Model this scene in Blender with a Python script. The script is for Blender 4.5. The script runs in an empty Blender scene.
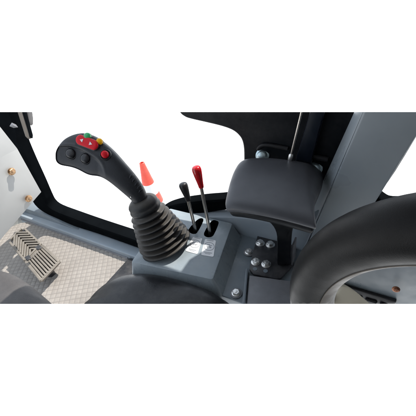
import bpy, bmesh, math, random
from mathutils import Vector as V, Matrix
from mathutils.bvhtree import BVHTree
random.seed(7)
S = bpy.context.scene
COL = S.collection

# ------------------------------------------------------------------ camera
# cab axes: X = rearwards, Y = outwards through the side window, Z = up, cab floor at z = 0
FPX = 297.0
PIT, ROL, YAW = math.radians(38), math.radians(10), math.atan2(.5662, .8243)
CP = V((.87, -.57, .95))
cy, sy = math.cos(YAW), math.sin(YAW)
def rot(v): return V((cy*v[0]-sy*v[1], sy*v[0]+cy*v[1], v[2]))
FW = rot((0, math.cos(PIT), -math.sin(PIT)))
R0 = rot((1, 0, 0)); U0 = R0.cross(FW)
RT = R0*math.cos(ROL) - U0*math.sin(ROL)
UP = R0*math.sin(ROL) + U0*math.cos(ROL)
cd = bpy.data.cameras.new("camera"); cam = bpy.data.objects.new("camera", cd); COL.objects.link(cam)
cam.matrix_world = Matrix(((RT.x, UP.x, -FW.x, CP.x), (RT.y, UP.y, -FW.y, CP.y), (RT.z, UP.z, -FW.z, CP.z), (0, 0, 0, 1)))
cd.sensor_width = 36; cd.lens = 36*FPX/416; cd.clip_start = .02; cd.clip_end = 500
S.camera = cam

def ray(x, y): return FW + RT*((x-208)/FPX) - UP*((y-208)/FPX)
def at(x, y, d): return CP + ray(x, y)*d
def onz(x, y, z): r = ray(x, y); return CP + r*((z-CP.z)/r.z)
def ony(x, y, v): r = ray(x, y); return CP + r*((v-CP.y)/r.y)
def onx(x, y, v): r = ray(x, y); return CP + r*((v-CP.x)/r.x)
def m_per_px(p): return (V(p)-CP).dot(FW)/FPX

# the cab is a cutaway: everything ends on an upper and on a lower section plane
_b = 96.0/FPX
CUT_TOP = (RT.cross(FW+UP*_b)).normalized()
if CUT_TOP.dot(UP) < 0: CUT_TOP.negate()
CUT_BOT = (RT.cross(FW-UP*_b)).normalized()
if CUT_BOT.dot(UP) > 0: CUT_BOT.negate()

# ------------------------------------------------------------------ materials
def mat(name, col, rough=.5, metal=0., var=.12, vscale=14., bump=.0, bscale=300., rvar=.12, spec=.5, coat=0., dust=0., dustcol=(.45, .42, .38), dscale=9., detail=6., sheen=0., lit_dust=None, groove=None):
    m = bpy.data.materials.new(name); m.use_nodes = True
    nt = m.node_tree; N = nt.nodes; L = nt.links; b = N['Principled BSDF']
    tc = N.new('ShaderNodeTexCoord')
    no = N.new('ShaderNodeTexNoise'); no.inputs['Scale'].default_value = vscale; no.inputs['Detail'].default_value = detail; no.inputs['Roughness'].default_value = .6
    L.new(tc.outputs['Object'], no.inputs['Vector'])
    rp = N.new('ShaderNodeValToRGB'); e = rp.color_ramp.elements
    e[0].position = .3; e[1].position = .7
    e[0].color = [c*(1-var) for c in col]+[1]; e[1].color = [min(1, c*(1+var)) for c in col]+[1]
    L.new(no.outputs['Fac'], rp.inputs['Fac'])
    out = rp.outputs['Color']
    if dust > 0:
        n2 = N.new('ShaderNodeTexNoise'); n2.inputs['Scale'].default_value = dscale; n2.inputs['Detail'].default_value = 9; n2.inputs['Roughness'].default_value = .7
        L.new(tc.outputs['Object'], n2.inputs['Vector'])
        r2 = N.new('ShaderNodeValToRGB'); r2.color_ramp.elements[0].position = .45; r2.color_ramp.elements[1].position = .75
        r2.color_ramp.elements[1].color = (dust, dust, dust, 1)
        L.new(n2.outputs['Fac'], r2.inputs['Fac'])
        mx = N.new('ShaderNodeMixRGB'); L.new(r2.outputs['Color'], mx.inputs['Fac']); L.new(out, mx.inputs[1]); mx.inputs[2].default_value = list(dustcol)+[1]
        out = mx.outputs['Color']
    if groove:                                       # dirt lying in the grooves of the tread
        sz = N.new('ShaderNodeSeparateXYZ'); L.new(tc.outputs['Object'], sz.inputs[0])
        m2 = N.new('ShaderNodeMapRange'); m2.inputs['From Min'].default_value = groove[0]; m2.inputs['From Max'].default_value = groove[1]; m2.inputs['To Min'].default_value = .75; m2.inputs['To Max'].default_value = 0
        L.new(sz.outputs['Z'], m2.inputs['Value'])
        mx = N.new('ShaderNodeMixRGB'); L.new(m2.outputs['Result'], mx.inputs['Fac']); L.new(out, mx.inputs[1]); mx.inputs[2].default_value = list(groove[2])+[1]
        out = mx.outputs['Color']
    if lit_dust:                                       # dust on the upward sides, with the sunlit tan painted in
        ge = N.new('ShaderNodeNewGeometry'); sx = N.new('ShaderNodeSeparateXYZ'); L.new(ge.outputs['Normal'], sx.inputs[0])
        ad = N.new('ShaderNodeMath'); ad.operation = 'MULTIPLY_ADD'; L.new(no.outputs['Fac'], ad.inputs[0]); ad.inputs[1].default_value = .5; L.new(sx.outputs['Z'], ad.inputs[2])
        m2 = N.new('ShaderNodeMapRange'); m2.inputs['From Min'].default_value = .62; m2.inputs['From Max'].default_value = 1.15; m2.inputs['To Max'].default_value = .75; L.new(ad.outputs[0], m2.inputs['Value'])
        mx = N.new('ShaderNodeMixRGB'); L.new(m2.outputs['Result'], mx.inputs['Fac']); L.new(out, mx.inputs[1]); mx.inputs[2].default_value = list(lit_dust)+[1]
        out = mx.outputs['Color']
    L.new(out, b.inputs['Base Color'])
    b.inputs['Metallic'].default_value = metal
    b.inputs['Specular IOR Level'].default_value = spec
    b.inputs['Coat Weight'].default_value = coat; b.inputs['Coat Roughness'].default_value = .12
    b.inputs['Sheen Weight'].default_value = sheen
    n3 = N.new('ShaderNodeTexNoise'); n3.inputs['Scale'].default_value = vscale*2.3; n3.inputs['Detail'].default_value = 8
    L.new(tc.outputs['Object'], n3.inputs['Vector'])
    mr = N.new('ShaderNodeMapRange'); mr.inputs['From Min'].default_value = .3; mr.inputs['From Max'].default_value = .7
    mr.inputs['To Min'].default_value = max(.03, rough-rvar); mr.inputs['To Max'].default_value = min(1, rough+rvar)
    L.new(n3.outputs['Fac'], mr.inputs['Value']); L.new(mr.outputs['Result'], b.inputs['Roughness'])
    if bump > 0:
        n4 = N.new('ShaderNodeTexNoise'); n4.inputs['Scale'].default_value = bscale; n4.inputs['Detail'].default_value = 3
        L.new(tc.outputs['Object'], n4.inputs['Vector'])
        bp = N.new('ShaderNodeBump'); bp.inputs['Strength'].default_value = bump; bp.inputs['Distance'].default_value = .002
        L.new(n4.outputs['Fac'], bp.inputs['Height']); L.new(bp.outputs['Normal'], b.inputs['Normal'])
    return m
M = dict(
    paint=mat('blue_grey_paint', (.155, .188, .215), .36, var=.05, bump=.05, bscale=90, rvar=.1, dust=.12, dscale=14),
    console=mat('console_paint', (.265, .31, .34), .30, var=.05, bump=.06, bscale=70, rvar=.14, dust=.22, dustcol=(.5, .5, .48), dscale=22),
    sill=mat('sill_paint', (.285, .335, .38), .42, var=.05, bump=.05, bscale=90, dust=.2, dscale=12),
    pillar=mat('pillar_paint', (.275, .31, .338), .32, var=.06, vscale=6, bump=.05, bscale=60, dust=.1, dscale=8),
    white=mat('light_grey_paint', (.43, .43, .42), .45, var=.03, bump=.04, bscale=80, dust=.1, dscale=8),
    kick=mat('grey_kick_plate', (.36, .36, .34), .55, dust=.2),
    floor=mat('beige_rubber_mat', (.30, .274, .247), .5, var=.10, vscale=24, bump=.25, bscale=500, dust=.5, dustcol=(.215, .195, .175), dscale=11, groove=(.0702, .0712, (.19, .17, .155))),
    pedal=mat('dusty_cast_metal', (.175, .155, .13), .5, metal=.15, var=.2, vscale=30, bump=.25, bscale=260, dust=.4, dustcol=(.22, .19, .155), dscale=20),
    blackp=mat('black_plastic', (.014, .015, .018), .38, var=.2, bump=.06, bscale=420, rvar=.08),
    trim=mat('black_trim', (.0065, .008, .0105), .42, spec=.16, var=.25, vscale=8, bump=.08, bscale=380, dust=.04, dscale=10),
    trimlite=mat('dark_grey_trim', (.015, .015, .017), .5, var=.2, spec=.25),
    post=mat('dark_blue_post', (.008, .012, .02), .4, var=.15, spec=.2),
    rubber=mat('black_rubber', (.013, .014, .016), .5, var=.2, bump=.1, bscale=300, rvar=.08),
    seal=mat('black_seal', (.005, .006, .007), .5, var=.2, bump=.05, spec=0),
    boot=mat('boot_rubber', (.016, .019, .023), .5, spec=.35, var=.2, vscale=25, bump=.1, bscale=250, dust=.35, dustcol=(.09, .08, .066), dscale=16, lit_dust=(.068, .061, .052)),
    grip=mat('grip_plastic', (.019, .021, .026), .46, spec=.4, var=.12, bump=.22, bscale=700, rvar=.06),
    button=mat('black_button', (.016, .017, .020), .27, var=.1, bump=.05),
    red=mat('red_plastic', (.66, .006, .018), .42, var=.04, spec=.25),
    redk=mat('red_knob', (.50, .004, .010), .22, var=.05, coat=.5),
    green=mat('green_plastic', (.02, .42, .13), .3, var=.06, coat=.3),
    yellow=mat('yellow_plastic', (.92, .47, .006), .35, var=.05, spec=.3),
    mark=mat('white_marking', (.8, .8, .8), .5, var=.02),
    vinyl=mat('black_vinyl', (.068, .071, .081), .42, var=.06, spec=.4, bump=.10, bscale=650, rvar=.07),
    seat=mat('seat_vinyl', (.010, .011, .0135), .36, var=.12, spec=.45, bump=.12, bscale=330, rvar=.08, dust=.08, dscale=18),
    seatg=mat('grey_seat_cloth', (.060, .056, .056), .55, var=.12, bump=.4, bscale=520, rvar=.06, dust=.1),
    wheel=mat('wheel_vinyl', (.005, .005, .0054), .46, var=.15, bump=.10, bscale=900, rvar=.06, spec=.15),
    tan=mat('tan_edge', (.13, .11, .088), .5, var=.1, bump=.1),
    beige=mat('beige_plastic', (.88, .80, .63), .5, var=.05, bump=.08),
    steel=mat('steel_rod', (.62, .58, .53), .3, metal=1, var=.08, vscale=40, rvar=.04),
    zinc=mat('zinc_bolt', (.80, .80, .78), .34, metal=1, var=.05, vscale=60, rvar=.03),
    bluez=mat('blue_zinc', (.62, .76, .80), .4, metal=.75, var=.06, vscale=60, rvar=.03),
    brass=mat('yellow_zinc', (.52, .33, .19), .36, metal=1, var=.2, vscale=60, rvar=.04),
    copper=mat('copper_bolt', (.40, .20, .13), .4, metal=1, var=.2, vscale=60),
    plate=mat('dark_steel_plate', (.030, .031, .035), .42, metal=.2, var=.2, vscale=30, bump=.1, bscale=200, dust=.12, dscale=26),
    bar=mat('grey_flat_bar', (.19, .195, .21), .42, var=.12, vscale=30, bump=.1, dust=.25, dustcol=(.2, .18, .17), dscale=18),
    sticker=mat('white_sticker', (.80, .81, .82), .4, var=.02),
    print=mat('sticker_print', (.28, .30, .33), .5, var=.1),
    orange=mat('orange_cone', (.62, .055, .028), .45, var=.06, vscale=8, dust=.08),
    conew=mat('cone_white_band', (.60, .60, .59), .4, var=.04),
    ground=mat('pale_concrete', (.83, .83, .82), .8, var=.03, vscale=3),
    unseen_roof=mat('grey_headliner', (.2, .2, .2), .8, var=.05, bump=.2),
)

# ------------------------------------------------------------------ mesh helpers
def crop(bm):
    for n in (CUT_TOP, CUT_BOT):
        g = bm.verts[:]+bm.edges[:]+bm.faces[:]
        if not g: return
        r = bmesh.ops.bisect_plane(bm, geom=g, plane_co=CP, plane_no=n, clear_outer=True, dist=1e-6)
        ed = [e for e in r['geom_cut'] if isinstance(e, bmesh.types.BMEdge) and e.is_valid and e.is_boundary]
        if ed: bmesh.ops.holes_fill(bm, edges=ed, sides=0)

def link(name, bm, m, parent=None, sub=0, bevel=0., bseg=2, angle=40., cut=True, loc=None, recalc=True, post=None):
    """one mesh object; the bmesh holds world coordinates"""
    if recalc: bmesh.ops.recalc_face_normals(bm, faces=bm.faces[:])
    if sub or bevel:
        me = bpy.data.meshes.new('t'); bm.to_mesh(me); bm.free()
        o = bpy.data.objects.new('t', me); COL.objects.link(o)
        if bevel:
            b = o.modifiers.new('b', 'BEVEL'); b.width = bevel; b.segments = bseg; b.limit_method = 'ANGLE'; b.angle_limit = math.radians(28)
        if sub:
            s = o.modifiers.new('s', 'SUBSURF'); s.levels = sub; s.render_levels = sub
        dg = bpy.context.evaluated_depsgraph_get()
        me2 = bpy.data.meshes.new_from_object(o.evaluated_get(dg))
        bm = bmesh.new(); bm.from_mesh(me2)
        bpy.data.objects.remove(o); bpy.data.meshes.remove(me); bpy.data.meshes.remove(me2)
    if post: post(bm)
    if cut: crop(bm)
    if not bm.verts: return None
    base = V((0, 0, 0))
    if parent: base = V(parent['base']) if 'base' in parent else V((0, 0, 0))
    elif loc is not None: base = V(loc)
    bmesh.ops.translate(bm, verts=bm.verts[:], vec=-base)
    me = bpy.data.meshes.new(name); bm.to_mesh(me); bm.free()
    me.materials.append(M[m] if isinstance(m, str) else m)
    me.polygons.foreach_set('use_smooth', [True]*len(me.polygons))
    me.set_sharp_from_angle(angle=math.radians(angle))
    o = bpy.data.objects.new(name, me); COL.objects.link(o)
    o['base'] = list(base)
    if parent: o.parent = parent
    else: o.location = base
    return o

def thing(name, label, cat, loc, group=None):
    o = bpy.data.objects.new(name, None); COL.objects.link(o); o.location = loc; o['base'] = list(loc); o.empty_display_size = .02
    o['label'] = label; o['category'] = cat
    if group: o['group'] = group
    return o
def tag(o, label, cat, group=None):
    o['label'] = label; o['category'] = cat
    if group: o['group'] = group
    return o
def struct(o): o['kind'] = 'structure'; return o

def frame_of(d, up=V((0, 0, 1))):
    d = V(d).normalized()
    a = up.cross(d)
    if a.length < 1e-4: a = V((1, 0, 0)).cross(d)
    a.normalize(); return a, d.cross(a), d

def add_rings(bm, rings, cap=True):
    R = [[bm.verts.new(p) for p in r] for r in rings]
    n = len(R[0])
    for a, b in zip(R, R[1:]):
        for i in range(n): bm.faces.new((a[i], a[(i+1) % n], b[(i+1) % n], b[i]))
    if cap: bm.faces.new(R[0][::-1]); bm.faces.new(R[-1])

def lathe(bm, c, d, prof, n=32):
    """prof: (distance along d, radius)"""
    a, b, d = frame_of(d); c = V(c)
    add_rings(bm, [[c+d*h+(a*math.cos(t)+b*math.sin(t))*r for t in [2*math.pi*i/n for i in range(n)]] for h, r in prof])

def tube(bm, pts, r, n=12, cap=True):
    pts = [V(p) for p in pts]; rs = r if isinstance(r, (list, tuple)) else [r]*len(pts)
    rings = []; a = None
    for i, p in enumerate(pts):
        d = (pts[min(i+1, len(pts)-1)]-pts[max(i-1, 0)]).normalized()
        if a is None: a, b, _ = frame_of(d)
        else:
            a = (a-d*a.dot(d)).normalized(); b = d.cross(a)
        rings.append([p+(a*math.cos(t)+b*math.sin(t))*rs[i] for t in [2*math.pi*k/n for k in range(n)]])
    add_rings(bm, rings, cap)

def prism(bm, pts, vec):
    """closed polygon pts extruded by vec"""
    vec = V(vec); a = [bm.verts.new(p) for p in pts]; b = [bm.verts.new(V(p)+vec) for p in pts]; n = len(a)
    bm.faces.new(a); bm.faces.new(b[::-1])
    for i in range(n): bm.faces.new((a[i], b[i], b[(i+1) % n], a[(i+1) % n]))

def box(bm, lo, hi):
    x0, y0, z0 = lo; x1, y1, z1 = hi
    prism(bm, [(x0, y0, z0), (x1, y0, z0), (x1, y1, z0), (x0, y1, z0)], (0, 0, z1-z0))

def smooth_pts(pts, n=4, closed=False):
    """Catmull-Rom through 2-D or 3-D points"""
    P = [V(p) for p in pts]; out = []; k = len(P)
    rng = range(k) if closed else range(k-1)
    for i in rng:
        g = (lambda j: P[j % k]) if closed else (lambda j: P[max(0, min(k-1, j))])
        a, b, c, d = g(i-1), g(i), g(i+1), g(i+2)
        for s in range(n):
            t = s/n
            out.append(.5*((2*b)+(c-a)*t+(2*a-5*b+4*c-d)*t*t+(3*b-a-3*c+d)*t**3))
    if not closed: out.append(P[-1])
    return out

def hexbolt(name, p, nrm, s, m, parent, washer=None, h=.6, ws=1.6):
    """hex head with a domed top and flange; a washer as its sub-part"""
    bm = bmesh.new(); a, b, d = frame_of(nrm); p = V(p)
    k = random.random()
    def hexr(r, z): return [p+d*z+(a*math.cos(t+k)+b*math.sin(t+k))*r for t in [math.pi*i/3 for i in range(6)]]
    lathe(bm, p, d, [(0, s*1.18), (s*.12, s*1.18), (s*.2, s*1.0)], 24)
    add_rings(bm, [hexr(s, s*.12), hexr(s, s*h), hexr(s*.86, s*(h+.16))])
    lathe(bm, p, d, [(s*(h+.1), s*.5), (s*(h+.22), s*.46), (s*(h+.24), s*.3)], 16)
    o = link(name, bm, m, parent, angle=25)
    if washer:
        bm = bmesh.new(); lathe(bm, p-d*.0012, d, [(0, s*ws), (s*.14, s*ws), (s*.18, s*(ws-.1))], 28)
        link('washer', bm, washer, o)
    return o

def loft(bm, st, n=20, e=1.0, es=None):
    """stations (A, B, depth, front thickness, back thickness in m): ellipse-like sections between two outline points"""
    C = [(at(a[0], a[1], d)+at(b[0], b[1], d2))*.5 for a, b, d, d2, _, _ in st]
    rings = []
    for i, (a, b, d, d2, tf, tb) in enumerate(st):
        A, B = at(a[0], a[1], d), at(b[0], b[1], d2)
        w = (A-B)*.5; t = (C[min(i+1, len(C)-1)]-C[max(i-1, 0)]).normalized()
        nn = w.cross(t).normalized()
        if nn.dot(CP-C[i]) < 0: nn.negate()
        r = []
        for k in range(n):
            th = 2*math.pi*k/n; c, s = math.cos(th), math.sin(th)
            if es: e = es[i]
            c = math.copysign(abs(c)**e, c); s2 = math.copysign(abs(s)**e, s)
            r.append(C[i]+w*c+nn*s2*(tf if s > 0 else tb))
        rings.append(r)
    add_rings(bm, rings)

def pillow(bm, outline, nrm, thick, crown=.006, lip=.3, drop=None):
    """cushion with a crowned top from a closed outline"""
    P = [V(p) for p in outline]; c = sum(P, V())/len(P); nrm = V(nrm).normalized()
    def ring(s, h): return [c+(p-c)*s+nrm*h for p in P]
    lv = [(.80, -thick), (.93, -thick*.97), (.985, -thick*.8), (1.0, -thick*.5), (1.0, -thick*lip), (.985, -thick*.12), (.95, -thick*.03), (.89, crown*.25), (.75, crown*.6), (.5, crown*.85), (.25, crown)]
    add_rings(bm, [ring(s, h) for s, h in lv])

def surf(bvh, x, y):
    """point and outward normal of a built part under the line of sight through x, y"""
    r = ray(x, y).normalized(); h = bvh.ray_cast(CP, r)
    return (h[0], h[1] if h[1].dot(r) < 0 else -h[1]) if h[0] else (None, None)
def bvh_of(o):
    bm = bmesh.new(); bm.from_mesh(o.data); bmesh.ops.translate(bm, verts=bm.verts[:], vec=V(o['base']))
    b = BVHTree.FromBMesh(bm); bm.free(); return b

# ------------------------------------------------------------------ the setting: ground, cab floor
bm = bmesh.new(); GZ = -1.8
g = [bm.verts.new(p) for p in ((-150, -150, GZ), (150, -150, GZ), (150, 150, GZ), (-150, 150, GZ))]; bm.faces.new(g)
struct(link('ground', bm, 'ground', cut=False))

# cab floor mat with raised lozenges
bm = bmesh.new()
FZ = .07
X0, X1, Y0, Y1, st = -.677, .078, -.505, -.045, .0026
nx, ny = int((X1-X0)/st), int((Y1-Y0)/st)
def lozenge(x, y):
    c = .0205; u = (x*.80+y*.60)/c; v = (-x*.55+y*.84)/c
    fu = abs((u % 1)-.5)*2; fv = abs((v % 1)-.5)*2
    e = max(fu, fv); h = min(1, max(0, (1-e)/.34)); return 0.0020*h*h*(3-2*h)
gv = []
for i in range(nx+1):
    row = []
    for j in range(ny+1):
        x = X0+i*st; y = Y0+j*st
        cx, cyy = X0+.085, Y1-.085                       # rounded front corner
        if x < cx and y > cyy:
            dx, dy = x-cx, y-cyy; l = math.hypot(dx, dy); mxd = max(abs(dx), abs(dy))
            if l > 0: x = cx+dx*mxd/l; y = cyy+dy*mxd/l
        row.append(bm.verts.new((x, y, FZ+lozenge(x, y))))
    gv.append(row)
for i in range(nx):
    for j in range(ny): bm.faces.new((gv[i][j], gv[i+1][j], gv[i+1][j+1], gv[i][j+1]))
geo = bmesh.ops.extrude_edge_only(bm, edges=[e for e in bm.edges if e.is_boundary])
bmesh.ops.translate(bm, verts=[v for v in geo['geom'] if isinstance(v, bmesh.types.BMVert)], vec=(0, 0, -.02))
struct(link('floor', bm, 'floor', recalc=False, angle=60))

# ------------------------------------------------------------------ cab frame
cab = thing('cab_frame', 'blue grey and black steel cab frame round the side window and behind the armrest', 'cab frame', (0, 0, -.02))
# sill rail under the side window
bm = bmesh.new()
prism(bm, [(-.80, -.048, .012), (-.80, -.048, .0965), (-.80, -.0445, .1), (-.80, .045, .106), (-.80, .045, -.02), (-.80, -.040, -.02)], (1.12, 0, 0))
link('sill_rail', bm, 'sill', cab, bevel=.003)
bm = bmesh.new()
prism(bm, [(-.68, -.053, .072), (-.68, -.0495, .078), (-.68, -.0485, .078), (-.68, -.0485, .072)], (.75, 0, 0))
link('floor_edging', bm, 'bar', cab)
# front corner post and kick plate
bm = bmesh.new(); prism(bm, [(-.80, .07, -.02), (-.24, .07, -.02), (-.24, .07, .101), (-.36, .07, .112), (-.48, .07, .135), (-.80, .07, .135)], (0, -.09, 0))
link('corner_post', bm, 'paint', cab, bevel=.006)
bm = bmesh.new(); box(bm, (-.75, -.6, -.02), (-.69, .055, .36))
k = link('kick_plate', bm, 'kick', cab, bevel=.004)
p = onx(39, 214, -.69); hexbolt('bolt', p, (1, 0, 0), .011, 'zinc', cab)

# window seal: a black rubber frame, inner and outer edge given along its run
def seal_strip(name, pairs, y, t, m='seal', k=3):
    inn = smooth_pts([ony(*a, y) for a, b in pairs], k); out = smooth_pts([ony(*b, y) for a, b in pairs], k)
    bm = bmesh.new(); rings = []
    for a, b in zip(inn, out):
        w = b-a; yv = V((0, 1, 0))
        rings.append([a+yv*t, a-yv*t*.2+w*.0, a-yv*t*.55+w*.06, a-yv*t*.6+w*.22, a-yv*t*.35+w*.40, a-yv*t*.35+w*.9, b-yv*t*.2, b+yv*t])
    add_rings(bm, rings)
    return link(name, bm, m, cab, angle=35)
seal_strip('window_seal', [((11, 98), (-24, 106)), ((16, 116), (-6, 126)), ((21, 131), (4, 138)), ((21.3, 139.5), (8, 147)), ((30, 160), (16, 167)), ((40, 181), (27, 188)), ((47, 196.5), (36, 204)),
    ((51, 203.5), (46, 212)), ((58, 208.5), (58, 217.5)), ((75, 215), (75, 225)), ((100, 224), (100, 233)), ((140, 237.5), (140, 247)), ((162, 245), (162, 255)), ((176, 250), (178, 260))], 0., .03)
seal_strip('window_seal', [((150, 218), (158, 222)), ((158, 211), (163, 214)), ((166, 205.5), (168, 209.5)), ((174, 202.5), (177, 211)), ((185, 200), (190, 213.5)), ((205, 197.5), (207, 211.5)),
    ((225, 196), (226, 208.8)), ((245, 193), (250, 208)), ((262, 188), (270, 204))], 0.004, .02)

# rear wall behind the armrest: black trim panel with the rounded rear edge of the window
TY = .035
edge = smooth_pts([(246, 215), (244.5, 190), (243.5, 165), (243.2, 150), (241.5, 141), (238, 135.5), (232, 130.8), (222, 127), (205, 122.8), (190, 119.3), (184, 117), (179, 112.5), (172, 100)], 4)
bm = bmesh.new()
pl = [ony(p[0], p[1], TY) for p in edge]
pl += [V((.40, TY, .95)), V((.90, TY, .95)), V((.84, TY, .40))]
prism(bm, pl, (0, .05, 0))
trim = link('trim_panel', bm, 'trim', cab, bevel=.006, bseg=3)
def wallstrip(pts, r, m, name, y=TY-.004, par=None):
    bm = bmesh.new(); tube(bm, [ony(p[0], p[1], y) for p in smooth_pts(pts, 5)], r, 10); return link(name, bm, m, par or trim)
wallstrip([(258, 149.5), (260, 146.5), (264, 145), (272, 145.5), (288, 148.5)], .0045, 'trimlite', 'moulding')
wallstrip([(303, 155), (315, 157), (328, 159.5)], .006, 'trimlite', 'moulding')
bm = bmesh.new()
q = [ony(x, y, TY-.022) for x, y in ((312, 104), (326, 104), (318, 135), (309, 170), (292, 170), (303, 135))]
prism(bm, q, (0, .03, 0)); link('upright', bm, 'post', trim, bevel=.004)
bm = bmesh.new(); lathe(bm, ony(262.5, 155.5, TY-.002), (.1, -1, .5), [(-.006, .0165), (.002, .0165), (.003, .0150), (.004, .0125), (.009, .0112), (.0125, .0075), (.0135, .003)], 28); link('bolt', bm, 'bluez', trim)
bm = bmesh.new(); lathe(bm, ony(315, 168.5, TY-.002), (.1, -1, .5), [(-.006, .0165), (.002, .0165), (.003, .0150), (.004, .0125), (.009, .0112), (.0125, .0075), (.0135, .003)], 28); link('bolt', bm, 'bluez', trim)

# rear pillar: wide inclined steel post with a folded left flange
PY = -.03
face = [ony(363, 112, PY), ony(317, 222, PY), ony(377, 200, PY), ony(416, 138, PY)]
tl = face[0]+(face[0]-face[1])*.8; tr = face[3]+(face[3]-face[2])*2.0
bm = bmesh.new(); dl = face[1]+(face[1]-face[0])*.6; dr = face[2]+(face[2]-face[3])*1.1
prism(bm, [tl, dl, dr, tr], (0, .06, 0)); link('rear_pillar', bm, 'pillar', cab, bevel=.004, bseg=3)
bm = bmesh.new()
f1, f2 = ony(354, 112, .022), ony(310.5, 208, .022); g1, g2 = ony(362.8, 112, PY+.001), ony(318, 217, PY+.001)
prism(bm, [f1+(f1-f2)*.6, f2+(f2-f1)*.5, g2+(g2-g1)*.5, g1+(g1-g2)*.6], (.004, .008, 0)); link('pillar_flange', bm, 'pillar', cab, bevel=.0025)
# lower side wall behind armrest and wheel, with the rear window seal
bm = bmesh.new()
prism(bm, [(.775, -.022, .08), (.775, -.022, .47), (.80, -.022, .515), (1.30, -.022, .515), (1.30, -.022, .08)], (0, .05, 0))
link('side_wall', bm, 'paint', cab, bevel=.005)
seal_strip('rear_window_seal', [((425, 120), (421, 120)), ((396, 168), (391, 168)), ((381, 190), (374, 192)), ((379.5, 194), (372, 205)), ((384, 198.5), (380, 212)), ((392, 201.5), (392, 214)), ((416, 201), (416, 215)), ((440, 202), (440, 216))], .01, .02)
# ledge over the wheel arch, between console and window
bm = bmesh.new()
arch = smooth_pts([V(p) for p in ((.338, 0, .352), (.36, 0, .363), (.40, 0, .371), (.45, 0, .383), (.50, 0, .398), (.56, 0, .414), (.62, 0, .426), (.70, 0, .432), (.78, 0, .434))], 4)
add_rings(bm, [[V((p.x, -.022, .12)), V((p.x, -.022, p.z-.010)), V((p.x, -.020, p.z-.003)), V((p.x, -.013, p.z)), V((p.x, .012, p.z+.001)), V((p.x, .012, .12))] for p in arch])
link('wheel_arch_ledge', bm, 'sill', cab, angle=50)
# step at the rear end of the floor and deck under console and armrest
bm = bmesh.new(); box(bm, (.081, -.9, -.02), (.40, -.05, .085)); link('seat_base', bm, 'plate', cab, bevel=.006)
bm = bmesh.new(); box(bm, (.40, -.225, .10), (.86, -.016, .358)); link('deck', bm, 'paint', cab, bevel=.004)
for x, y in ((249, 252), (236, 293)):
    hexbolt('bolt', onz(x, y, .361), (0, 0, 1), .0088, 'zinc', cab, 'bar')
bm = bmesh.new(); q = [onz(x, y, .360) for x, y in ((249.5, 277), (292, 283), (292, 318), (246, 318))]
prism(bm, q, (0, 0, .007)); link('flat_bar', bm, 'bar', cab, bevel=.002)
bm = bmesh.new(); q = [onz(x, y, .360) for x, y in ((246, 271), (248.4, 271), (244.5, 318), (241.5, 318))]
prism(bm, q, (0, 0, .011)); link('edge_strip', bm, 'paint', cab, bevel=.001)
# roof over the operator's place (unseen, added to shade seat and wheel; edge cut to shape the sun patch)
bm = bmesh.new(); prism(bm, [(.36, -1.34, .985), (1.64, -1.34, .985), (1.64, .25, .985), (.715, .25, .985), (.712, .205, .985), (.69, .16, .985), (.69, .10, .985), (.36, .10, .985)], (0, 0, .035)); link('unseen_roof', bm, 'unseen_roof', cab, cut=False)
bm = bmesh.new(); box(bm, (.30, -1.38, -.02), (1.64, -1.34, 1.02)); link('unseen_side_wall', bm, 'unseen_roof', cab, cut=False)  # unseen wall, added to darken the interior
bm = bmesh.new(); prism(bm, [(.30, -1.338, -.02), (1.598, -1.338, -.02), (1.598, 0, -.02), (1.34, 0, -.02), (1.12, -.42, -.02), (.9, -.66, -.02), (.30, -.66, -.02)], (0, 0, -.02)); link('unseen_floor_plate', bm, 'plate', cab, cut=False)  # unseen floor, added to stop light from below
bm = bmesh.new(); box(bm, (1.60, -1.338, -.02), (1.64, .0, .983)); link('unseen_rear_wall', bm, 'unseen_roof', cab, cut=False)  # unseen wall, added to block light from behind

# gas strut / rod in front of the trim
a, b = ony(303.5, 104, 0.0), ony(290.5, 158, 0.0)
rod = thing('metal_rod', 'thin bare steel rod running down the black trim behind the armrest', 'rod', b)
bm = bmesh.new(); tube(bm, [a+(a-b)*.3, b], .0024, 12); link('shaft', bm, 'steel', rod)
bm = bmesh.new(); d = (a-b).normalized(); lathe(bm, b-d*.008, d, [(0, .004), (.004, .0052), (.016, .0052), (.019, .0035)], 16); link('end_fitting', bm, 'zinc', rod)

# ------------------------------------------------------------------ dash side plate with two bolts, bar beside the front pillar
px_ = -.15
pts = [onx(*q, px_) for q in ((41.4, 192), (17.4, 148.6), (0, 157.8), (-45, 181.4), (-60, 189.3), (-60, 276), (0, 240.5))]
c0 = onx(20, 200, px_)
dash = thing('dash_panel', 'light grey steel side plate with two brass coloured bolts above the pedal', 'panel', c0)
bm = bmesh.new(); prism(bm, pts, (-.012, 0, 0)); link('plate', bm, 'white', dash, bevel=.0015)
up_ = [pts[1]-V((0, 0, .0012)), onx(0, 122, px_), onx(-22, 88, px_), onx(-60, 96, px_), pts[4]-V((0, 0, .0012))]
bx = V((-.022, 0, 0))
bm = bmesh.new(); prism(bm, [up_[0], up_[1]+bx, up_[2]+bx*2, up_[3]+bx*2, up_[4]], (-.012, 0, 0)); link('upper_plate', bm, 'white', dash, bevel=.001)
for x, y in ((11.5, 170), (28.5, 197)):
    p = onx(x-1, y+1.2, px_)
    bm = bmesh.new(); lathe(bm, p, (1, 0, 0), [(0, .0058), (.008, .0058)], 16); sh_ = link('bolt_shank', bm, 'brass', dash)
    hexbolt('bolt', p+V((.006, 0, 0)), (1, 0, 0), .0105, 'brass', dash)

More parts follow.
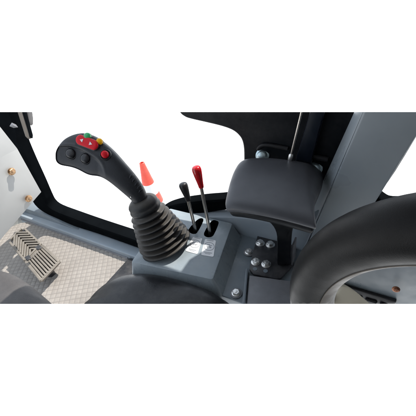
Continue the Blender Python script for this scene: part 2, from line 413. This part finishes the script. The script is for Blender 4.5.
a = at(16, 108, .93); b = at(28.5, 137, .95)
mir = thing('mirror_arm', 'narrow tan and black bar with grey housing at the top of front pillar', 'bar', b)
def strip4(q, d, t):
    P = [at(x, y, d) for x, y in q]; bm = bmesh.new(); prism(bm, P, FW*t); return bm
link('tan_face', strip4([(13.5, 100), (18.5, 100), (29, 134), (30, 138), (27.5, 138.6), (25, 136)], 1.010, .01), 'tan', mir, bevel=.002)
link('black_edge', strip4([(18.2, 100), (21.5, 100), (30.8, 134), (30.6, 137.5), (29.4, 137.6), (28.6, 134)], 1.008, .014), 'seal', mir, bevel=.002)
link('housing', strip4([(20, 98), (26, 98), (28.6, 116), (28.5, 122), (26.5, 124), (24.6, 121)], 1.025, .03), 'seatg', mir, bevel=.004)
p = at(11, 125, .99)
bm = bmesh.new(); prism(bm, [at(9, 126.3, 1.06), at(11.6, 122.3, 1.06), at(14, 125.6, 1.06)], FW*.025); tag(link('clip', bm, 'bar', loc=p, bevel=.002), 'small grey triangular clip on the black front pillar', 'clip')

# ------------------------------------------------------------------ floor pedal
A, B, C_, D = onz(8.5, 241, .185), onz(23, 227, .185), onz(60, 262, .13), onz(41.5, 281.5, .13)
ped = thing('foot_pedal', 'dusty metal foot pedal with chevron tread and slotted lower plate on the floor', 'pedal', onz(35, 275, FZ))
def pp(u, v, h=0):
    n = (B-A).cross(C_-B).normalized()
    if n.z < 0: n.negate()
    return A.lerp(B, v).lerp(D.lerp(C_, v), u) + n*h
def pbar(bm, uv, h0=-.006, h1=.002): 
    P = [pp(u, v, h0) for u, v in uv]; n = (pp(uv[0][0], uv[0][1], h1)-P[0]); prism(bm, P, n)
def seg(bm, a, b, w, h0=-.006, h1=.003):
    """bar along a-b in (u,v) with half width w (metres)"""
    a3, b3 = pp(*a, h0), pp(*b, h0); n = (pp(*a, h1)-a3); d = (b3-a3).normalized(); s = n.cross(d).normalized()*w
    prism(bm, [a3-s, b3-s, b3+s, a3+s], n)
bm = bmesh.new()                                            # upper plate: chevron
outl = smooth_pts([(.06, .0), (.02, .07), (0., .22), (-.01, .5), (0, .78), (.02, .93), (.06, 1.0)], 3)
pbar(bm, [(p[0], p[1]) for p in [V((q[0], q[1], 0)) for q in smooth_pts([(.06, .0, 0), (.015, .08, 0), (0., .25, 0), (-.01, .5, 0), (0, .75, 0), (.015, .92, 0), (.06, 1.0, 0)], 3)]] + [(.53, 1), (.53, 0)], -.012, -.006); link('backing', bm, 'plate', ped); bm = bmesh.new()
for i in range(8):
    u = -.04+i*.066
    for s in (0, 1):
        a0 = (u+.02, .5); b0 = (min(u+.20, .51), .05 if s == 0 else .95)
        k_ = min(1, (.51-a0[0])/.18) if u+.20 > .51 else 1
        seg(bm, a0, (b0[0], .5+(b0[1]-.5)*k_), .0036, -.006, .006)
seg(bm, (.05, .015), (.52, .015), .004, -.012, .006); seg(bm, (.05, .985), (.52, .985), .004, -.012, .006)
seg(bm, (.015, .12), (.0, .5), .004, -.012, .006); seg(bm, (.0, .5), (.015, .88), .004, -.012, .006)
seg(bm, (.52, 0), (.52, 1), .004, -.012, .006)
link('tread_plate', bm, 'pedal', ped, bevel=.0012)
bm = bmesh.new()                                            # lower plate: long slots
seg(bm, (.56, .0), (.56, 1.0), .007); seg(bm, (.985, .0), (.985, 1.0), .006)
for i in range(9): seg(bm, (.56, .02+i*.12), (.985, .02+i*.12), .0037 if 0 < i < 8 else .0055, -.008, .004)
link('slotted_plate', bm, 'pedal', ped, bevel=.0012)
for v in (.18, .80):
    bm = bmesh.new(); seg(bm, (.50, v), (.585, v), .009, -.002, .0075); link('hinge', bm, 'plate', ped, bevel=.002)
bm = bmesh.new()
pa = pp(.5, .5, -.012); tube(bm, [pp(.25, .5, -.012), V((pa.x-.10, pa.y, FZ+.002))], .012, 12); link('pedal_arm', bm, 'plate', ped); bm = bmesh.new(); tube(bm, [pp(.8, .5, -.008), V((pp(.8, .5).x, pp(.8, .5).y, FZ))], .016, 12)
link('pedal_stop', bm, 'plate', ped); bm = bmesh.new(); pbar(bm, [(.56, .06), (.97, .06), (.97, .94), (.56, .94)], -.016, -.010)
link('backing', bm, 'plate', ped)

# ------------------------------------------------------------------ console with lever slots and stickers
Z = .40
con = thing('control_console', 'light blue grey control console box carrying joystick and two small levers', 'console', (.47, -.13, .33))
top = [onz(130.5, 262, Z), onz(213, 280, Z), onz(233, 223, Z), V((.355, -.028, Z))]
mid = [(131, 275, .37), (222.5, 296, .358), (242, 236.5, .358)]
low = [onz(x, y, z) for x, y, z in mid]+[V((.348, -.024, .358))]
holes = [[(188.5, 229.5), (190.5, 233), (194.5, 234), (198, 231.5), (203.3, 221), (201.8, 218.2), (197, 220)],
         [(204, 233), (206.5, 237), (211.5, 236.8), (214.5, 233.5), (218.6, 223.5), (217, 220.8), (211.5, 221)]]
bm = bmesh.new()
cen = sum(top, V())/4
def roundpoly(P, r, k=4):
    out = []
    n = len(P)
    for i in range(n):
        a, b, c = P[i-1], P[i], P[(i+1) % n]
        p, q = b+(a-b).normalized()*r, b+(c-b).normalized()*r
        for j in range(k+1):
            t = j/k; out.append(p*(1-t)**2+b*2*t*(1-t)+q*t*t)
    return out
T0 = roundpoly(top, .007); Lw = roundpoly(low, .009)
def shrink(P, s): 
    c = sum(P, V())/len(P); return [p+(c-p).normalized()*s for p in P]
rings = [shrink(T0, .0055), shrink(T0, .0022), T0, Lw]
zs = [0, -.001, -.0045, 0]
RV = [[bm.verts.new(p+V((0, 0, zs[i]))) for p in r] for i, r in enumerate(rings)]
nn = len(T0)
for a, b in zip(RV, RV[1:]):
    for i in range(nn): bm.faces.new((a[i], a[(i+1) % nn], b[(i+1) % nn], b[i]))
bots = [bm.verts.new((v.co.x, v.co.y, .12)) for v in RV[-1]]
for i in range(nn): bm.faces.new((RV[-1][i], RV[-1][(i+1) % nn], bots[(i+1) % nn], bots[i]))
edges = [bm.edges.get((RV[0][i], RV[0][(i+1) % nn])) for i in range(nn)]
hv = []
for h in holes:
    hp = smooth_pts([onz(x, y, Z) for x, y in h], 3, True)
    vs = [bm.verts.new(p) for p in hp]; hv.append(hp)
    edges += [bm.edges.new((vs[i], vs[(i+1) % len(vs)])) for i in range(len(vs))]
bmesh.ops.triangle_fill(bm, edges=edges, use_beauty=True, use_dissolve=False)
body = link('body', bm, 'console', con, angle=30)
for hp in hv:
    bm = bmesh.new(); a = [bm.verts.new(p) for p in hp]; b = [bm.verts.new(p+V((0, 0, -.035))) for p in hp]; n = len(a)
    for i in range(n): bm.faces.new((a[i], a[(i+1) % n], b[(i+1) % n], b[i]))
    bm.faces.new(b); link('lever_slot', bm, 'seal', con)
    
def sticker(q, f=1):
    P = [onz(x, y, Z+.0006) for x, y in q]
    bm = bmesh.new(); prism(bm, roundpoly(P, .004), (0, 0, .0005)); o = link('sticker', bm, 'sticker', con)
    c = sum(P, V())/4+V((0, 0, .0006)); u = ((P[1]+P[2])*.5-(P[0]+P[3])*.5).normalized(); v = ((P[2]+P[3])*.5-(P[0]+P[1])*.5).normalized()
    c = c - v*.004
    bm = bmesh.new()
    def pt(a, b): return c+u*a*f+v*b
    N_ = 36; R1, R2 = .0145, .0132
    for i in range(N_):
        t0, t1 = 2*math.pi*i/N_, 2*math.pi*(i+1)/N_
        prism(bm, [pt(R1*math.cos(t0), R1*math.sin(t0)), pt(R1*math.cos(t1), R1*math.sin(t1)), pt(R2*math.cos(t1), R2*math.sin(t1)), pt(R2*math.cos(t0), R2*math.sin(t0))], (0, 0, .0003))
    def bar(a, b, w=.0007):
        A_, B_ = pt(*a), pt(*b); d = (B_-A_).normalized(); s = V((0, 0, 1)).cross(d)*w; prism(bm, [A_-s, B_-s, B_+s, A_+s], (0, 0, .0003))
    bar((-.007, .003), (.008, .001)); bar((-.004, .006), (.0, -.007)); bar((0, -.007), (.006, -.005)); bar((.003, .001), (.004, .007)); bar((-.008, -.003), (-.003, -.004))
    bar((-.011, .0215), (.011, .0215), .0008); bar((-.007, .0255), (.007, .0255), .0006); bar((-.009, -.021), (.009, -.021), .0008)
    link('emblem', bm, 'print', o)
sticker([(193, 237), (202.5, 238.5), (197.5, 254.3), (185.5, 251)])
sticker([(205, 239), (216, 240.5), (213.5, 257), (201, 255)], -1)

# ------------------------------------------------------------------ the two levers
def lever(name, label, base, topc, neck, r0, r1, m):
    b = onz(*base, Z); dt = [0, 0]
    t = thing(name, label, 'lever', b)
    k1 = at(*topc); k0 = at(*neck); d = (k1-k0).normalized(); L_ = (k1-k0).length
    bm = bmesh.new(); tube(bm, [b-V((0, 0, .03)), b.lerp(k0, .5), k0+d*.01], .0043, 14); link('rod', bm, 'steel', t)
    bm = bmesh.new(); lathe(bm, k0, d, [(0, r1*.8), (.002, r1), (L_*.25, r1*1.12), (L_*.6, r0*.88), (L_*.84, r0), (L_*.94, r0*.93), (L_*1.0, r0*.7), (L_*1.02, r0*.3)], 28); link('knob', bm, m, t, sub=1)
    return t
lever('control_lever', 'short steel lever with a worn black tapered knob', (195.3, 230), (182.5, 183, .735), (188.8, 201, .757), .0118, .0066, 'blackp')
lever('control_lever', 'taller steel lever with a bright red tapered knob', (210, 233), (195.8, 166.5, .685), (201.6, 188, .716), .0120, .0066, 'redk')

# ------------------------------------------------------------------ joystick
b0 = onz(166, 244, Z+.001); b1 = at(143, 203.5, .735)
joy = thing('joystick', 'black joystick with coloured thumb buttons and a ribbed rubber boot', 'joystick', b0)
d = (b1-b0).normalized(); Lb = (b1-b0).length
prof = [(0, .070), (.003, .0715), (.008, .0700)]
nr = 7
for i in range(nr):
    t0 = .008+(Lb*.80-.008)*i/nr; w = (Lb*.80-.008)/nr; R = .0668-.0255*(i/nr)
    prof += [(t0+w*.10, R-.0075), (t0+w*.25, R-.0085), (t0+w*.5, R-.002), (t0+w*.72, R+.0022), (t0+w*.84, R+.0026), (t0+w*.93, R+.0012)]
e = Lb*.80
prof += [(e+.002, .036), (e+.006, .0355), (e+.010, .040), (e+.014, .041), (e+.019, .0395), (e+.021, .0375), (e+.026, .0385), (e+.032, .0372), (e+.038, .031), (e+.043, .0245)]
bm = bmesh.new(); lathe(bm, b0, d, prof, 56)
link('rubber_boot', bm, 'boot', joy, sub=1, angle=70)

D1, D2, D3 = .70, .702, .715
stn = [((58.6, 154), (58.6, 158.5), .712, .716, .006, .006), ((59, 149.5), (59, 162.6), .708, .716, .012, .016), ((61.5, 144), (62, 165), .703, .716, .014, .020),
       ((66, 138.6), (66.5, 166), .70, .715, .015, .022), ((74, 134.5), (73, 167), .697, .713, .016, .024), ((84, 132.3), (81, 170), .694, .710, .016, .026),
       ((94, 135.2), (88, 174.5), .692, .706, .017, .027), ((104, 142), (93.5, 176), .692, .703, .019, .027), ((113, 149.4), (100, 176), .693, .702, .021, .026),
       ((122.5, 160), (108, 180), .696, .703, .0215, .025), ((132, 170.5), (117, 187.5), .701, .706, .021, .023), ((139.5, 179.5), (125, 194.5), .708, .711, .020, .021),
       ((144.6, 188), (131, 199.5), .716, .719, .019, .020), ((147.5, 196), (134, 204), .726, .728, .019, .019), ((149.5, 203), (137, 208), .736, .738, .018, .018)]
bm = bmesh.new(); loft(bm, stn, 28, .82, [.7, .6, .52, .5, .5, .5, .5, .55, .6, .7, .8, .9, .95, 1, 1])
RIDGE = smooth_pts([V(p+(0,)) for p in ((50, 147), (62, 146.2), (72, 146.4), (82, 150), (90.6, 155), (96.4, 158.8), (101.5, 165), (104.5, 173), (106, 182))], 6)
def recess(bm):
    # the thumb face steps down below the ridge line round the two black buttons
    bm.normal_update()
    for v in bm.verts:
        vd = v.co-CP; dd = vd.dot(FW); x = 208+FPX*vd.dot(RT)/dd; y = 208-FPX*vd.dot(UP)/dd
        if x > 107 or v.normal.dot(vd.normalized()) > -.15: continue
        best = None
        for a, b in zip(RIDGE, RIDGE[1:]):
            ab = b-a; t = max(0, min(1, ((x-a.x)*ab.x+(y-a.y)*ab.y)/ab.length_squared)); q = a+ab*t
            d2 = math.hypot(x-q.x, y-q.y); side = ab.x*(y-q.y)-ab.y*(x-q.x)
            if best is None or d2 < best[0]: best = (d2, side)
        sd_ = best[0] if best[1] > 0 else -best[0]
        k = max(0, min(1, (sd_+.4)/1.7)); k = k*k*(3-2*k)
        bump = math.exp(-((sd_+1.6)/1.5)**2)*.0016
        fade = max(0, min(1, (106-x)/8)); fc = max(0, min(1, (-v.normal.dot(vd.normalized())-.12)/.4)); fade *= fc*fc*(3-2*fc)
        v.co += vd.normalized()*(.0062*k*fade-bump*fade)
grip = link('grip', bm, 'grip', joy, sub=3, angle=60, post=recess)
gb = bvh_of(grip)
# raised upper pad that carries the coloured buttons, leaving the step seen above the two black buttons
def onsurf_patch(name, outline, h, m, par, k=3, sink=.004, inset=.0012):
    P = smooth_pts([V((x, y, 0)) for x, y in outline], k, True)
    hits = [surf(gb, p.x, p.y) for p in P]
    hits = [h_ for h_ in hits if h_[0] is not None]
    nrm = sum((h_[1] for h_ in hits), V()).normalized()
    c = sum((h_[0] for h_ in hits), V())/len(hits)
    lo = [h_[0]-nrm*sink for h_ in hits]; md = [h_[0]+nrm*h*.6 for h_ in hits]
    hi = [h_[0]+nrm*h+(c-h_[0]).normalized()*inset for h_ in hits]
    bm = bmesh.new(); add_rings(bm, [lo, md, hi]); return link(name, bm, m, par, angle=50), c, nrm
def button(x, y, r_px, h, m, ring=None, dome=True, name='button'):
    p, n = surf(gb, x, y); n = (n*.55+(CP-p).normalized()*.45+V((0, 0, .15))).normalized(); r = r_px*m_per_px(p)
    if ring:
        bm = bmesh.new(); R_ = ring*m_per_px(p)
        lathe(bm, p-n*.006, n, [(0, R_), (.0065, R_), (.0082, R_*.93), (.0085, R_*.80), (.0062, R_*.74), (.006, R_*.2)], 36); link('button_collar', bm, 'button', grip)
    bm = bmesh.new()
    if dome: pr = [(-.004, r), (h*.45, r), (h*.75, r*.93), (h*.92, r*.75), (h, r*.45), (h*1.02, r*.15)]
    else: pr = [(-.004, r), (h*.8, r), (h, r*.88), (h*.96, r*.6), (h*.90, r*.2)]
    lathe(bm, p, n, pr, 32); return link(name, bm, m, grip, angle=50), p, n
button(71, 153.4, 4.7, .0070, 'button', 6.4, name='black_button'); button(85.7, 158.4, 4.7, .0070, 'button', 6.4, name='black_button')
button(105.4, 154.8, 3.6, .0125, 'red', 5.9, name='red_button')
button(99.6, 142.4, 3.2, .010, 'yellow', 4.0, name='yellow_button')
button(88, 137.0, 3.6, .010, 'green', 4.2, name='green_button')
# red rocker
pa, na = surf(gb, 81.5, 140.2); pb, nb = surf(gb, 94.2, 145.2); nrm = (na+nb+(CP-pa).normalized()*1.2).normalized()
ax_ = (pb-pa).normalized(); sd = nrm.cross(ax_).normalized(); rr = 5.0*m_per_px(pa)
def capsule(s, h):
    out = []
    for i in range(24):
        t = 2*math.pi*i/24; c = pb if math.cos(t) > 0 else pa
        out.append(c+ax_*math.cos(t)*rr*s+sd*math.sin(t)*rr*s+nrm*h)
    return out
bm = bmesh.new(); add_rings(bm, [capsule(1.12, -.006), capsule(1.12, .0035), capsule(1.04, .0042)]); link('rocker_base', bm, 'button', grip, angle=50)
bm = bmesh.new(); add_rings(bm, [capsule(1, -.004), capsule(1, .0065), capsule(.95, .0082), capsule(.82, .0092), capsule(.4, .0096)]); rk = link('rocker_switch', bm, 'red', grip, angle=50)
pr_ = pa+(pb-pa)*.12+nrm*.0097; pq = pa+(pb-pa)*.82+nrm*.0097
bm = bmesh.new()
for c, s in ((pr_, -1), (pq, 1)):
    prism(bm, [c+ax_*s*.0042, c-ax_*s*.0030+sd*.0042, c-ax_*s*.0030-sd*.0042], nrm*.0006)
link('arrow_marks', bm, 'mark', rk)
# finger ribs on the neck
for i, (x0, y0, x1, y1) in enumerate(((129.3, 178.6, 133.2, 174.4), (132.2, 182.2, 136.6, 177.9), (134.8, 185.7, 139.4, 181.6), (137, 189.2, 141.6, 185.3), (138.8, 192.5, 143.2, 189))):
    q = []
    for t in (0, .25, .5, .75, 1):
        h, n = surf(gb, x0+(x1-x0)*t, y0+(y1-y0)*t-.8*math.sin(math.pi*t))
        if h: q.append(h)
    if len(q) > 2: bm = bmesh.new(); tube(bm, q, [.0008]+[.0032]*(len(q)-2)+[.0008], 10); link('finger_rib', bm, 'grip', grip)
h, n = surf(gb, 131, 197)
if h: bm = bmesh.new(); lathe(bm, h-n*.002, n, [(0, .0016), (.003, .0016), (.0034, .001)], 12); link('screw', bm, 'zinc', grip)

# ------------------------------------------------------------------ armrest
AZ = .60
arm = thing('armrest', 'padded dark grey armrest on a black post bolted to the deck beside the console', 'armrest', (.72, -.07, .335))
LV = [(247, 157), (239.5, 160), (234, 168.5), (229.8, 180), (226.6, 193), (225.3, 200), (226.3, 204.5)]
GV = [(300, 160.3), (302.5, 163), (303.6, 171), (304.6, 183), (306.4, 196), (309.4, 208), (315.0, 222)]
RV_ = [(313.5, 164.3), (319.8, 168), (323, 175), (321.8, 185.5), (317.6, 196.5), (313.6, 207), (316.6, 222.4)]
RZ = [-.022, -.030, -.036, -.036, -.032, -.022, -.003]
L3 = smooth_pts([onz(x, y, AZ) for x, y in LV], 3)
G3 = smooth_pts([onz(x, y, AZ+.004) for x, y in GV], 3)
R3 = smooth_pts([onz(x, y, AZ+z) for (x, y), z in zip(RV_, RZ)], 3)
grid = []
for a, g, b in zip(L3, G3, R3):
    row = [a.lerp(g, t)+V((0, 0, .005*math.sin(math.pi*t))) for t in (0, .04, .12, .25, .4, .55, .7, .82, .92)]
    o_ = (g-a).normalized(); ln = (b-g).length
    c_ = g+o_*ln*.26+V((0, 0, -.001))
    row += [g*(1-t)**2+c_*2*t*(1-t)+b*t*t for t in (0.05, .25, .45, .65, .85, 1)]
    grid.append(row)
nr_, nc_ = len(grid), len(grid[0])
for i in range(nr_):                                  # rounded-over edges
    for j in range(nc_):
        dz = (.0065 if i in (0, nr_-1) else .0022 if i in (1, nr_-2) else .0006 if i in (2, nr_-3) else 0)+(.006 if j == 0 else .002 if j == 1 else 0)
        grid[i][j] = grid[i][j]-V((0, 0, min(dz, .009)))
border = [grid[0][j] for j in range(nc_)]+[grid[i][nc_-1] for i in range(1, nr_)]+[grid[nr_-1][j] for j in range(nc_-2, -1, -1)]+[grid[i][0] for i in range(nr_-2, 0, -1)]
cA = sum(border, V())/len(border); cA.z = AZ
def inset(ring, d, dz, zflat=0.):
    out = []
    for p in ring:
        h = V((cA.x-p.x, cA.y-p.y, 0)); l = h.length; q = p+h.normalized()*min(d, l*.9); q.z = p.z*(1-zflat)+AZ*zflat+dz; out.append(q)
    return out
bm = bmesh.new()
gv_ = [[bm.verts.new(p) for p in row] for row in grid]
for i in range(nr_-1):
    for j in range(nc_-1): bm.faces.new((gv_[i][j], gv_[i+1][j], gv_[i+1][j+1], gv_[i][j+1]))
bv_ = [gv_[0][j] for j in range(nc_)]+[gv_[i][nc_-1] for i in range(1, nr_)]+[gv_[nr_-1][j] for j in range(nc_-2, -1, -1)]+[gv_[i][0] for i in range(nr_-2, 0, -1)]
prev_ = bv_
for ring in (inset(border, -.0012, -.0035), inset(border, -.0004, -.0085), inset(border, .004, -.0125), inset(border, .014, -.017)):
    cur = [bm.verts.new(p) for p in ring]; n_ = len(cur)
    for i in range(n_): bm.faces.new((prev_[i], cur[i], cur[(i+1) % n_], prev_[(i+1) % n_]))
    prev_ = cur
bm.faces.new(prev_)
pad = link('pad', bm, 'vinyl', arm, sub=2, angle=70)
# post and flared support
pb_ = onz(283.5, 264, .368); w, t = .0155, .010
def rect(c, sx, sy_, ang=.35):
    ca, sa = math.cos(ang), math.sin(ang)
    return [c+V((ca*a*sx-sa*b*sy_, sa*a*sx+ca*b*sy_, 0)) for a, b in ((-1, -1), (1, -1), (1, 1), (-1, 1))]
c1 = pb_
def post_ring(z):
    out = []
    for p in border:                                  # rounded rectangle round the post axis
        a = math.atan2(p.y-cA.y, p.x-cA.x)-.35; cx_, sx_ = math.cos(a), math.sin(a)
        k_ = 1/max(abs(cx_)/w, abs(sx_)/t); q = V((cx_*k_, sx_*k_, 0))
        out.append(V((c1.x+q.x*math.cos(.35)-q.y*math.sin(.35), c1.y+q.x*math.sin(.35)+q.y*math.cos(.35), z)))
    return out
def blend(k_, h):
    return [(p.lerp(q, k_))*1.0 for p, q in zip(inset(border, .010, h, .75), post_ring(AZ+h))]
bm = bmesh.new()
add_rings(bm, [post_ring(c1.z), post_ring(c1.z+.02), post_ring(AZ-.16), post_ring(AZ-.125), blend(.95, -.105), blend(.86, -.085), blend(.70, -.066), blend(.48, -.050), blend(.24, -.038), inset(border, .012, -.034, .5), inset(border, .007, -.024, .3), inset(border, .0045, -.0125, .05), inset(border, .02, -.011, .05)])
link('post', bm, 'trim', arm, sub=1, angle=60)
bm = bmesh.new(); pl_ = [onz(x, y, .361) for x, y in ((258, 236), (273, 234), (294, 241), (294, 266), (280.5, 280), (277, 280.6), (253.5, 276), (249.5, 271), (252.5, 256))]
prism(bm, pl_, (0, 0, .008)); plate = link('mounting_plate', bm, 'plate', arm, bevel=.0015)
for x, y in ((260.2, 242.3), (270.3, 243.8), (255.8, 261.2), (266.2, 263.4)): hexbolt('bolt', onz(x, y+.8, .370), (0, 0, 1), .0090, 'zinc', arm, 'zinc', h=.7, ws=1.32)
for x, y in ((255, 269), (265.5, 271)):
    c = onz(x, y, .3692); bm = bmesh.new(); lathe(bm, c, (0, 0, 1), [(0, .0055), (.0006, .0055)], 20); link('slot', bm, 'paint', plate)
bm = bmesh.new()
e0 = onz(292.3, 263, .369); prism(bm, [e0+V((-.0015, -.006, 0)), e0+V((.002, -.006, 0)), e0+V((.002, .02, 0)), e0+V((-.0015, .02, 0))], (0, 0, .07)); link('stiffener', bm, 'bar', arm)

# ------------------------------------------------------------------ seat cushions
def cushion(name, label, cat, ol, z, m, thick, crown, nrm=(0, 0, 1), lit_rim=None):
    P = smooth_pts([onz(x, y, z) for x, y in ol], 4, True); c = sum(P, V())/len(P)
    t = thing(name, label, cat, c-V((0, 0, thick)))
    bm = bmesh.new(); pillow(bm, P, nrm, thick, crown); link('cover', bm, m, t, angle=60)
    if lit_rim:
        bm = bmesh.new(); n = len(P)
        pts = [p+V((0, 0, -thick*.18)) for p in P]
        tube(bm, pts+[pts[0]], .0030, 8); link('lit_rim_line', bm, lit_rim, t)  # grey line standing in for the sunlit rim of the cushion
    return t
cushion('seat_cushion', 'glossy black seat cushion in front of the control console', 'cushion',
        [(76, 312), (84, 301), (91, 293), (100, 285.5), (109, 279.8), (119, 276), (130, 274), (141, 273.2), (155, 274.3), (170, 277), (185, 281), (200, 286), (214, 291.5), (226, 298), (236, 310), (228, 345), (160, 372), (88, 345)], .378, 'seat', .12, .030, lit_rim='seatg')
cushion('seat_bolster', 'dark grey padded bolster below the floor pedal', 'cushion',
        [(-60, 275), (-25, 270), (-5, 270), (8, 272), (20, 277), (31, 284.5), (41, 293), (49, 300), (56, 308), (62, 330), (20, 372), (-60, 350)], .40, 'seatg', .10, .035)

# ------------------------------------------------------------------ padded steering wheel rim
WC, WN, WR, wr = V((1.076, -.344, .522)), V((-.328, -.944, -.038)).normalized(), .2613, .035
wa, wb, wn = frame_of(WN)
def torus(R, r, n=160, k=40, sy_=1.0):
    bm = bmesh.new(); vv = []
    for i in range(n):
        t = 2*math.pi*i/n; e = wa*math.cos(t)+wb*math.sin(t)
        vv.append([bm.verts.new(WC+e*(R+r*math.cos(s))+wn*r*sy_*math.sin(s)) for s in [2*math.pi*j/k for j in range(k)]])
    for i in range(n):
        for j in range(k): bm.faces.new((vv[i][j], vv[(i+1) % n][j], vv[(i+1) % n][(j+1) % k], vv[i][(j+1) % k]))
    return bm
wh = thing('steering_wheel', 'thick black padded steering wheel rim in front of the grey rear pillar', 'steering wheel', WC-V((0, 0, .29)))
link('rim', torus(WR, wr), 'wheel', wh, angle=80)
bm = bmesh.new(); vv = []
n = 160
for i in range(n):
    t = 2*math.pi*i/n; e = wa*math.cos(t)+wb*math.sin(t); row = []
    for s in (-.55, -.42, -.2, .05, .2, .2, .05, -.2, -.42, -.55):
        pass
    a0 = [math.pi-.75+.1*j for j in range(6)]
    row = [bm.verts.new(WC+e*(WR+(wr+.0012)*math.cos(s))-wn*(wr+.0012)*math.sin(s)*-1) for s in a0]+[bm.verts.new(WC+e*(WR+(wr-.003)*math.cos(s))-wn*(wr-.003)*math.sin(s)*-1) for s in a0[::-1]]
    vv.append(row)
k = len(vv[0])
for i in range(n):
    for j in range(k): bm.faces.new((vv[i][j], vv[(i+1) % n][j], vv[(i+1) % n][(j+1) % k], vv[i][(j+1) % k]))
link('inner_band', bm, 'tan', wh, angle=60)  # tan colour stands in for light reflected along the inner rim

# ------------------------------------------------------------------ switch strip seen through the wheel, beige box beside it
sw = thing('switch_panel', 'black rocker switch strip with a copper screw seen through the steering wheel', 'switch panel', (.94, -.02, .18))
bm = bmesh.new(); box(bm, (.85, -.030, .13), (.992, -.005, .276)); link('housing', bm, 'blackp', sw, bevel=.004)
for i in range(4):
    x0 = .862+i*.033; bm = bmesh.new(); box(bm, (x0, -.037, .19), (x0+.027, -.026, .258)); r_ = link('rocker_switch', bm, 'button', sw, bevel=.004, bseg=3)
    if not r_: continue
    bm = bmesh.new(); box(bm, (x0+.008, -.0382, .240), (x0+.019, -.0366, .245)); link('mark', bm, 'mark', r_)
hexbolt('copper_screw', ony(396, 289.5, -.035), (0, -1, 0.2), .0052, 'copper', sw, 'copper')
bp_ = [at(x, y, .66) for x, y in ((334, 296), (341, 286), (349, 286.5), (358, 293), (373, 306), (378, 330), (330, 330))]
bm = bmesh.new(); prism(bm, bp_, FW*.05); tag(link('storage_box', bm, 'beige', loc=bp_[-1], bevel=.006, bseg=3), 'beige plastic box corner seen through the steering wheel', 'box')

# ------------------------------------------------------------------ traffic cone outside
cb = onz(162, 227, GZ); dsc = (cb-CP).dot(FW)
H = 1.06
cone = thing('traffic_cone', 'orange and white striped traffic cone standing outside behind the joystick', 'traffic cone', cb)
def rad(h): return .031+.172*(1-h/H)
prev = 0.035
for h0, h1, m in ((.035, .33, 'orange'), (.33, .47, 'conew'), (.47, .62, 'orange'), (.62, .77, 'conew'), (.77, 1.06, 'orange')):
    bm = bmesh.new(); lathe(bm, cb, (0, 0, 1), [(h0, rad(h0)), (h1, rad(h1))]+([(H+.004, rad(H)*.8), (H+.002, rad(H)*.55), (H-.02, rad(H)*.5)] if h1 == H else []), 36)
    link('body' if m == 'orange' else 'reflective_band', bm, m, cone, cut=False)
bm = bmesh.new(); prism(bm, roundpoly([cb+V((a*.22, b*.22, 0)) for a, b in ((-1, -1), (1, -1), (1, 1), (-1, 1))], .04), (0, 0, .034)); link('base', bm, 'orange', cone, cut=False, bevel=.006)

# ------------------------------------------------------------------ light
w = bpy.data.worlds.new("World"); S.world = w; w.use_nodes = True
bg = w.node_tree.nodes['Background']; bg.inputs['Color'].default_value = (.86, .96, 1.10, 1); bg.inputs['Strength'].default_value = 1.0
SUN = V((.20, .42, .75)).normalized()
ld = bpy.data.lights.new('sun', 'SUN'); ld.energy = 4.5; ld.angle = math.radians(.6); ld.color = (1, .955, .89)
lo = bpy.data.objects.new('sun', ld); COL.objects.link(lo); lo.rotation_euler = (-SUN).to_track_quat('-Z', 'Y').to_euler(); lo.location = SUN*5
S.view_settings.view_transform = 'Standard'; S.view_settings.look = 'None'; S.view_settings.exposure = .35; S.view_settings.gamma = 1
for o in S.objects:
    if 'base' in o: del o['base']
